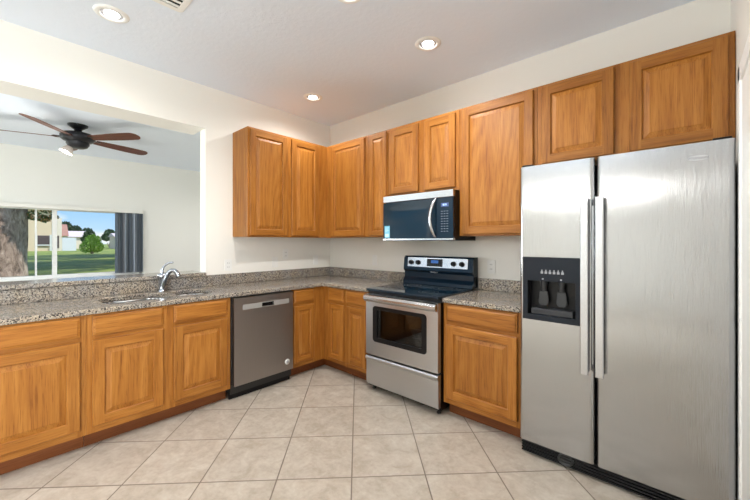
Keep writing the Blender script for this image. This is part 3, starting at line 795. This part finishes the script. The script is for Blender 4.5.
# tilted lamp of the fan
M = MB(); Mt = Matrix.Translation((-.020, -.075, -.292)) @ Matrix.Rotation(math.radians(-28), 4, 'X') @ Matrix.Rotation(math.radians(180), 4, 'Y')
M.lathe([(.034, 0), (.052, .030), (.070, .085), (.066, .085), (.048, .030), (.030, .004)], 28, Mt, 0, True, False); sh = M.build('lamp_shade', plain('frosted_shade', (.62, .55, .50), .4), fn)
MB().lathe([(.0, .030), (.030, .032), (.036, .052), (.026, .072), (0, .078)], 20, Mt, 0, True, False).build('bulb', GLOW, sh)
ld = bpy.data.lights.new('fan_bulb_light', 'POINT'); ld.energy = 8; ld.shadow_soft_size = .06; ld.color = (1, .95, .88)
lo = bpy.data.objects.new('fan_bulb_light', ld); COL.objects.link(lo); lo.location = (-.02, -.12, -.40); lo.parent = fn

bd_ = empty('vertical_blinds', (XF, -2.4, 1.872), 0, 'grey-blue vertical blinds drawn to the right side of the den window, under a cream valance', 'blinds')
bx(.008, .115, -1.45, 1.350, -.002, .058).build('valance', plain('valance_cream', (.78, .76, .71), .5), bd_, bevel=.004, label='cream valance box')
VAN = [plain('blind_slate', (.115, .140, .175), .5), plain('blind_grey', (.185, .20, .225), .5), plain('blind_lit_gap', (.42, .47, .55), .5)]  # last colour paints the light seen through gaps in the blinds
for k in range(13):
    y = .950 + k * .0312 + (.010 if k > 7 else 0)
    M = MB(); an = math.radians(68 + (k % 3) * 7 - (14 if k in (3, 8) else 0)); hw = .044
    dx, dy = hw * math.sin(an), hw * math.cos(an)
    pts = []
    for i in range(5):
        t = i / 4 * 2 - 1; pts.append((.060 + dx * t * .9 + .006 * (1 - t * t) * math.cos(an), y + dy * t - .006 * (1 - t * t) * math.sin(an)))
    poly = pts + [(p[0] + .0012, p[1] + .0012) for p in reversed(pts)]
    M.prism(poly, -1.105, -.004); M.build('slat', VAN[2] if k in (4, 8) else VAN[k % 2], bd_)  # two pale slats imitate lit gaps

# ------------------------------------------------------------------ outdoors
m, n, l, b = newmat('lawn_grass'); t = n.new('ShaderNodeTexCoord'); v = t.outputs['Object']
a = noise(n, l, v, .35, 4, .6); f_ = noise(n, l, v, 9, 4, .7)
q = mathn(n, l, 'ADD', mathn(n, l, 'MULTIPLY', a, .55), mathn(n, l, 'MULTIPLY', f_, .45))
l.new(ramp(n, l, q, [(.36, (.12, .19, .025)), (.5, (.23, .30, .055)), (.66, (.42, .42, .13))]), b.inputs['Base Color']); b.inputs['Roughness'].default_value = .9
bump(n, l, f_, b, .5, .05)
LAWN = m
tag(bx(-260, 30, -160, 160, -.35, -.14).build('ground', LAWN), kind='structure')
tag(bx(-6.0, -4.36, -4.6, 1.2, -.139, -.02).build('patio_slab', plain('concrete', (.52, .50, .46), .8)), kind='structure')

def foliage(name, mats, parent, centers, nleaf, size, zmin=None):
    M = MB()
    for (c, r, zs) in centers:
        for i in range(nleaf):
            d = Vector((random.gauss(0, 1), random.gauss(0, 1), random.gauss(0, 1))).normalized() * r * random.uniform(.55, 1.0) ** .5
            p = Vector((c[0] + d.x, c[1] + d.y, c[2] + d.z * zs))
            if zmin is not None and p.z < zmin: continue
            a = Vector((random.gauss(0, 1), random.gauss(0, 1), random.gauss(0, 1))).normalized(); b_ = a.orthogonal().normalized(); s_ = size * random.uniform(.6, 1.3)
            M.add([p - a * s_, p + b_ * s_ * .5, p + a * s_, p - b_ * s_ * .5], [(0, 1, 2, 3)], random.randrange(len(mats)))
    return M.build(name, mats, parent)
LEAF = [plain('leaf_deep', (.030, .085, .014), .6), plain('leaf_mid', (.065, .15, .022), .6)]
LEAFB = [plain('leaf_bright', (.19, .38, .03), .6), plain('leaf_fresh', (.30, .50, .06), .6)]
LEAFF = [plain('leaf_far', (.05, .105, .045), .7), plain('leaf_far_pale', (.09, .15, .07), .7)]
m, n, l, b = newmat('oak_bark'); t = n.new('ShaderNodeTexCoord'); v = mapping(n, l, t.outputs['Object'], (1, 1, .45))
a = noise(n, l, v, 9, 6, .7, .8); big = noise(n, l, v, 2.0, 3, .6)
c_ = ramp(n, l, a, [(.34, (.12, .080, .062)), (.5, (.40, .30, .24)), (.66, (.62, .50, .42))])
c_ = mix(n, l, .6, c_, ramp(n, l, big, [(.40, (.45, .38, .36)), (.56, (1, 1, 1))]), 'MULTIPLY')
l.new(c_, b.inputs['Base Color']); b.inputs['Roughness'].default_value = .9; bump(n, l, a, b, .9, .05)
BARK = m
def oak(loc, trunk_r, crown, label, nleaf=900, leaf=.20):
    r = empty('oak_tree', loc, 0, label, 'tree', 'large oaks on the lawn')
    M = MB(); prof = []
    seg = 28; hs = [-.02, .15, .5, 1.0, 1.6, 2.2, 2.8, 3.5, 4.3]; vs = []
    for j, h in enumerate(hs):
        rr = trunk_r * (1.0 + .40 * math.exp(-h * 2.2) + (.12 if h > 2.6 else 0) * (h - 2.6))
        for i in range(seg):
            a = 2 * PI * i / seg; q = rr * (1 + .06 * math.sin(a * 3 + h) + .035 * math.sin(a * 7 + 2 * h) + .02 * random.uniform(-1, 1))
            vs.append((q * math.cos(a), q * math.sin(a), h))
    fs = [(j*seg+i, j*seg+(i+1) % seg, (j+1)*seg+(i+1) % seg, (j+1)*seg+i) for j in range(len(hs)-1) for i in range(seg)]
    M.add(vs, fs, 0, True)
    for k in range(6):
        a = 2 * PI * k / 6 + .4; L_ = 3.4
        M.tube([(0, 0, 3.2), (.9 * math.cos(a), .9 * math.sin(a), 4.5), (2.1 * math.cos(a), 2.1 * math.sin(a), 5.6), (L_ * math.cos(a), L_ * math.sin(a), 6.6)], [trunk_r * .62, trunk_r * .42, .2, .08], 10)
    M.build('trunk', BARK, r)
    foliage('foliage', LEAF, r, crown, nleaf, leaf)
    return r
cr_ = [((random.uniform(-3, 3), random.uniform(-5, 3), random.uniform(6.6, 9.0)), 2.2, .6) for _ in range(14)]
ok = oak((-8.45, -2.97, -.14), .55, cr_ + [((.8, 1.3, 3.5), .7, .5)], 'huge oak trunk close outside the den window, at the left edge')
# low leafy twigs of the same oak, hanging beside the trunk
M = MB()
foliage('low_branch', LEAF + [plain('leaf_dry', (.36, .20, .07), .6)], ok, [((.3, .68, 2.42), .22, .6), ((.2, .92, 2.30), .18, .7), ((.1, .66, 2.12), .13, .9), ((0, .85, 2.05), .11, .8), ((.1, 1.02, 2.10), .08, .7), ((.62, .1, 2.45), .2, .5)], 110, .045)
for (x, y, xo, yo, lab) in ((-19, 6.0, (-7, 4), (-7.5, 3), 'broad oak placed to shade the lawn, hidden by the wall right of the blinds'), (-36, 10.5, (-8, 6), (-9, 4), 'broad oak placed to shade the lawn farther out, unseen beyond the wall right of the blinds')):  # unseen oaks placed so their wide crowns shade the lawn
    cr_ = [((random.uniform(*xo), random.uniform(*yo), random.uniform(7.6, 10.5)), 2.8, .6) for _ in range(20)]
    oak((x, y, -.14), .45, cr_, lab, 900, .30)

# house across the lawn; the row faces the den window (+x)
CREAM = plain('stucco_cream', (.80, .64, .46), .8); CREAML = plain('stucco_pale', (.86, .76, .64), .8); SCREEN = plain('porch_screen', (.10, .07, .075), .7); ROOFR = plain('roof_tile_red', (.42, .22, .17), .8)
WFEN = plain('fence_white', (.78, .80, .86), .6); ROOFP = plain('roof_pale', (.70, .60, .60), .7)
hs = empty('house', (-72, -.28, -.14), R90, 'cream two-storey house with a screened porch across the lawn', 'house')
M = MB(); M.box(-3.0, 3.85, .05, 8, 0, 6.6, 0); M.box(3.85, 4.55, -.5, 8, 0, 5.3, 1); M.build('walls', [CREAM, CREAML], hs)
M = MB(); M.prism([(-.5, 6.6), (8.6, 6.6), (3.9, 7.9)], -3.3, 3.9, 'x'); M.build('roof', plain('roof_beige', (.55, .45, .38), .8), hs)
bx(1.75, 3.15, -.10, .04, .75, 2.45).build('porch_screen', SCREEN, hs)
bx(4.02, 4.22, -.58, -.51, .45, 2.45).build('window', SCREEN, hs)
M = MB(); M.box(3.15, 3.60, -.14, .04, .0, 2.6); M.box(1.6, 1.75, -.14, .04, .0, 2.6); M.box(1.75, 3.15, -.14, -.11, .85, 1.02); M.build('porch_frame', WHITE, hs)
tag(MB().box(0, 1.72, -.05, .05, 0, 2.15).build('fence', WFEN, None, (-71.5, 4.32, -.14), R90), 'white solid garden fence beside the cream house', 'fence')
h2 = empty('house', (-85, 4.55, -.14), R90, 'low house with a reddish roof behind the white fence', 'house')
M = MB(); M.box(0, 1.9, 0, 4.5, 0, 2.6); M.build('walls', CREAML, h2)
M = MB(); M.prism([(-.3, 2.6), (4.8, 2.6), (2.3, 4.9)], -.2, 2.0, 'x'); M.build('roof', ROOFR, h2)
h3 = empty('house', (-92, 7.05, -.14), R90, 'long low white house in the distance beyond the fence, left of the bush', 'house')
M = MB(); M.box(0, 3.3, 0, 6, 0, 2.5); M.build('walls', CREAML, h3)
M = MB(); M.prism([(-.4, 2.5), (6.4, 2.5), (3.0, 3.8)], -.3, 3.6, 'x'); M.build('roof', ROOFP, h3)
h4 = empty('house', (-84.5, 13.9, -.14), R90, 'far cream house partly hidden by the window blinds', 'house')
M = MB(); M.box(0, 6, 0, 6, 0, 2.5); M.build('walls', CREAML, h4)
M = MB(); M.prism([(-.4, 2.5), (6.4, 2.5), (3.0, 3.3)], -.3, 6.3, 'x'); M.build('roof', ROOFP, h4)
def bush(name, loc, centers, mats, label, cat, group, nleaf, size):
    r = empty(name, loc, 0, label, cat, group)
    foliage('foliage', mats, r, centers, nleaf, size, .0)
    M = MB()
    for k in range(4):
        a = k * PI / 2; M.tube([(0, 0, -.02), (.25 * math.cos(a), .25 * math.sin(a), .6), (.5 * math.cos(a), .5 * math.sin(a), 1.3)], [.10, .08, .05], 8)
    M.build('stem', BARK, r); return r
bush('garden_bush', (-50, 4.92, -.14), [((0, 0, 1.1), 1.0, .95), ((0, -.45, .8), .75, .9), ((0, .45, .85), .75, .9), ((0.1, .1, 1.7), .8, .8)], LEAFB, 'round bright green bush in the middle of the lawn', 'bush', None, 520, .12)
for k, (x, y, hgt, w, lab) in enumerate(((-110, 8.7, 7.6, 1.25, 'far tree behind the reddish roof, tallest of the distant trees'), (-114, 11.0, 6.6, 1.2, 'far tree between the reddish roof and the pale low house'), (-120, 14.2, 6.0, 1.3, 'far tree just left of the bright bush, lower'),
                                  (-76, 8.4, 3.8, .8, 'far small dark tree right behind the bright bush'), (-100, 15.6, 5.0, 1.1, 'far round tree between the bright bush and the blinds'))):
    bush('distant_tree', (x, y, -.14), [((0, 0, hgt * .68), w, 1.0), ((0, w * .6, hgt * .45), w * .8, .9), ((0, -w * .6, hgt * .5), w * .8, .9)], LEAFF, lab, 'tree', 'distant trees', 420, .30)
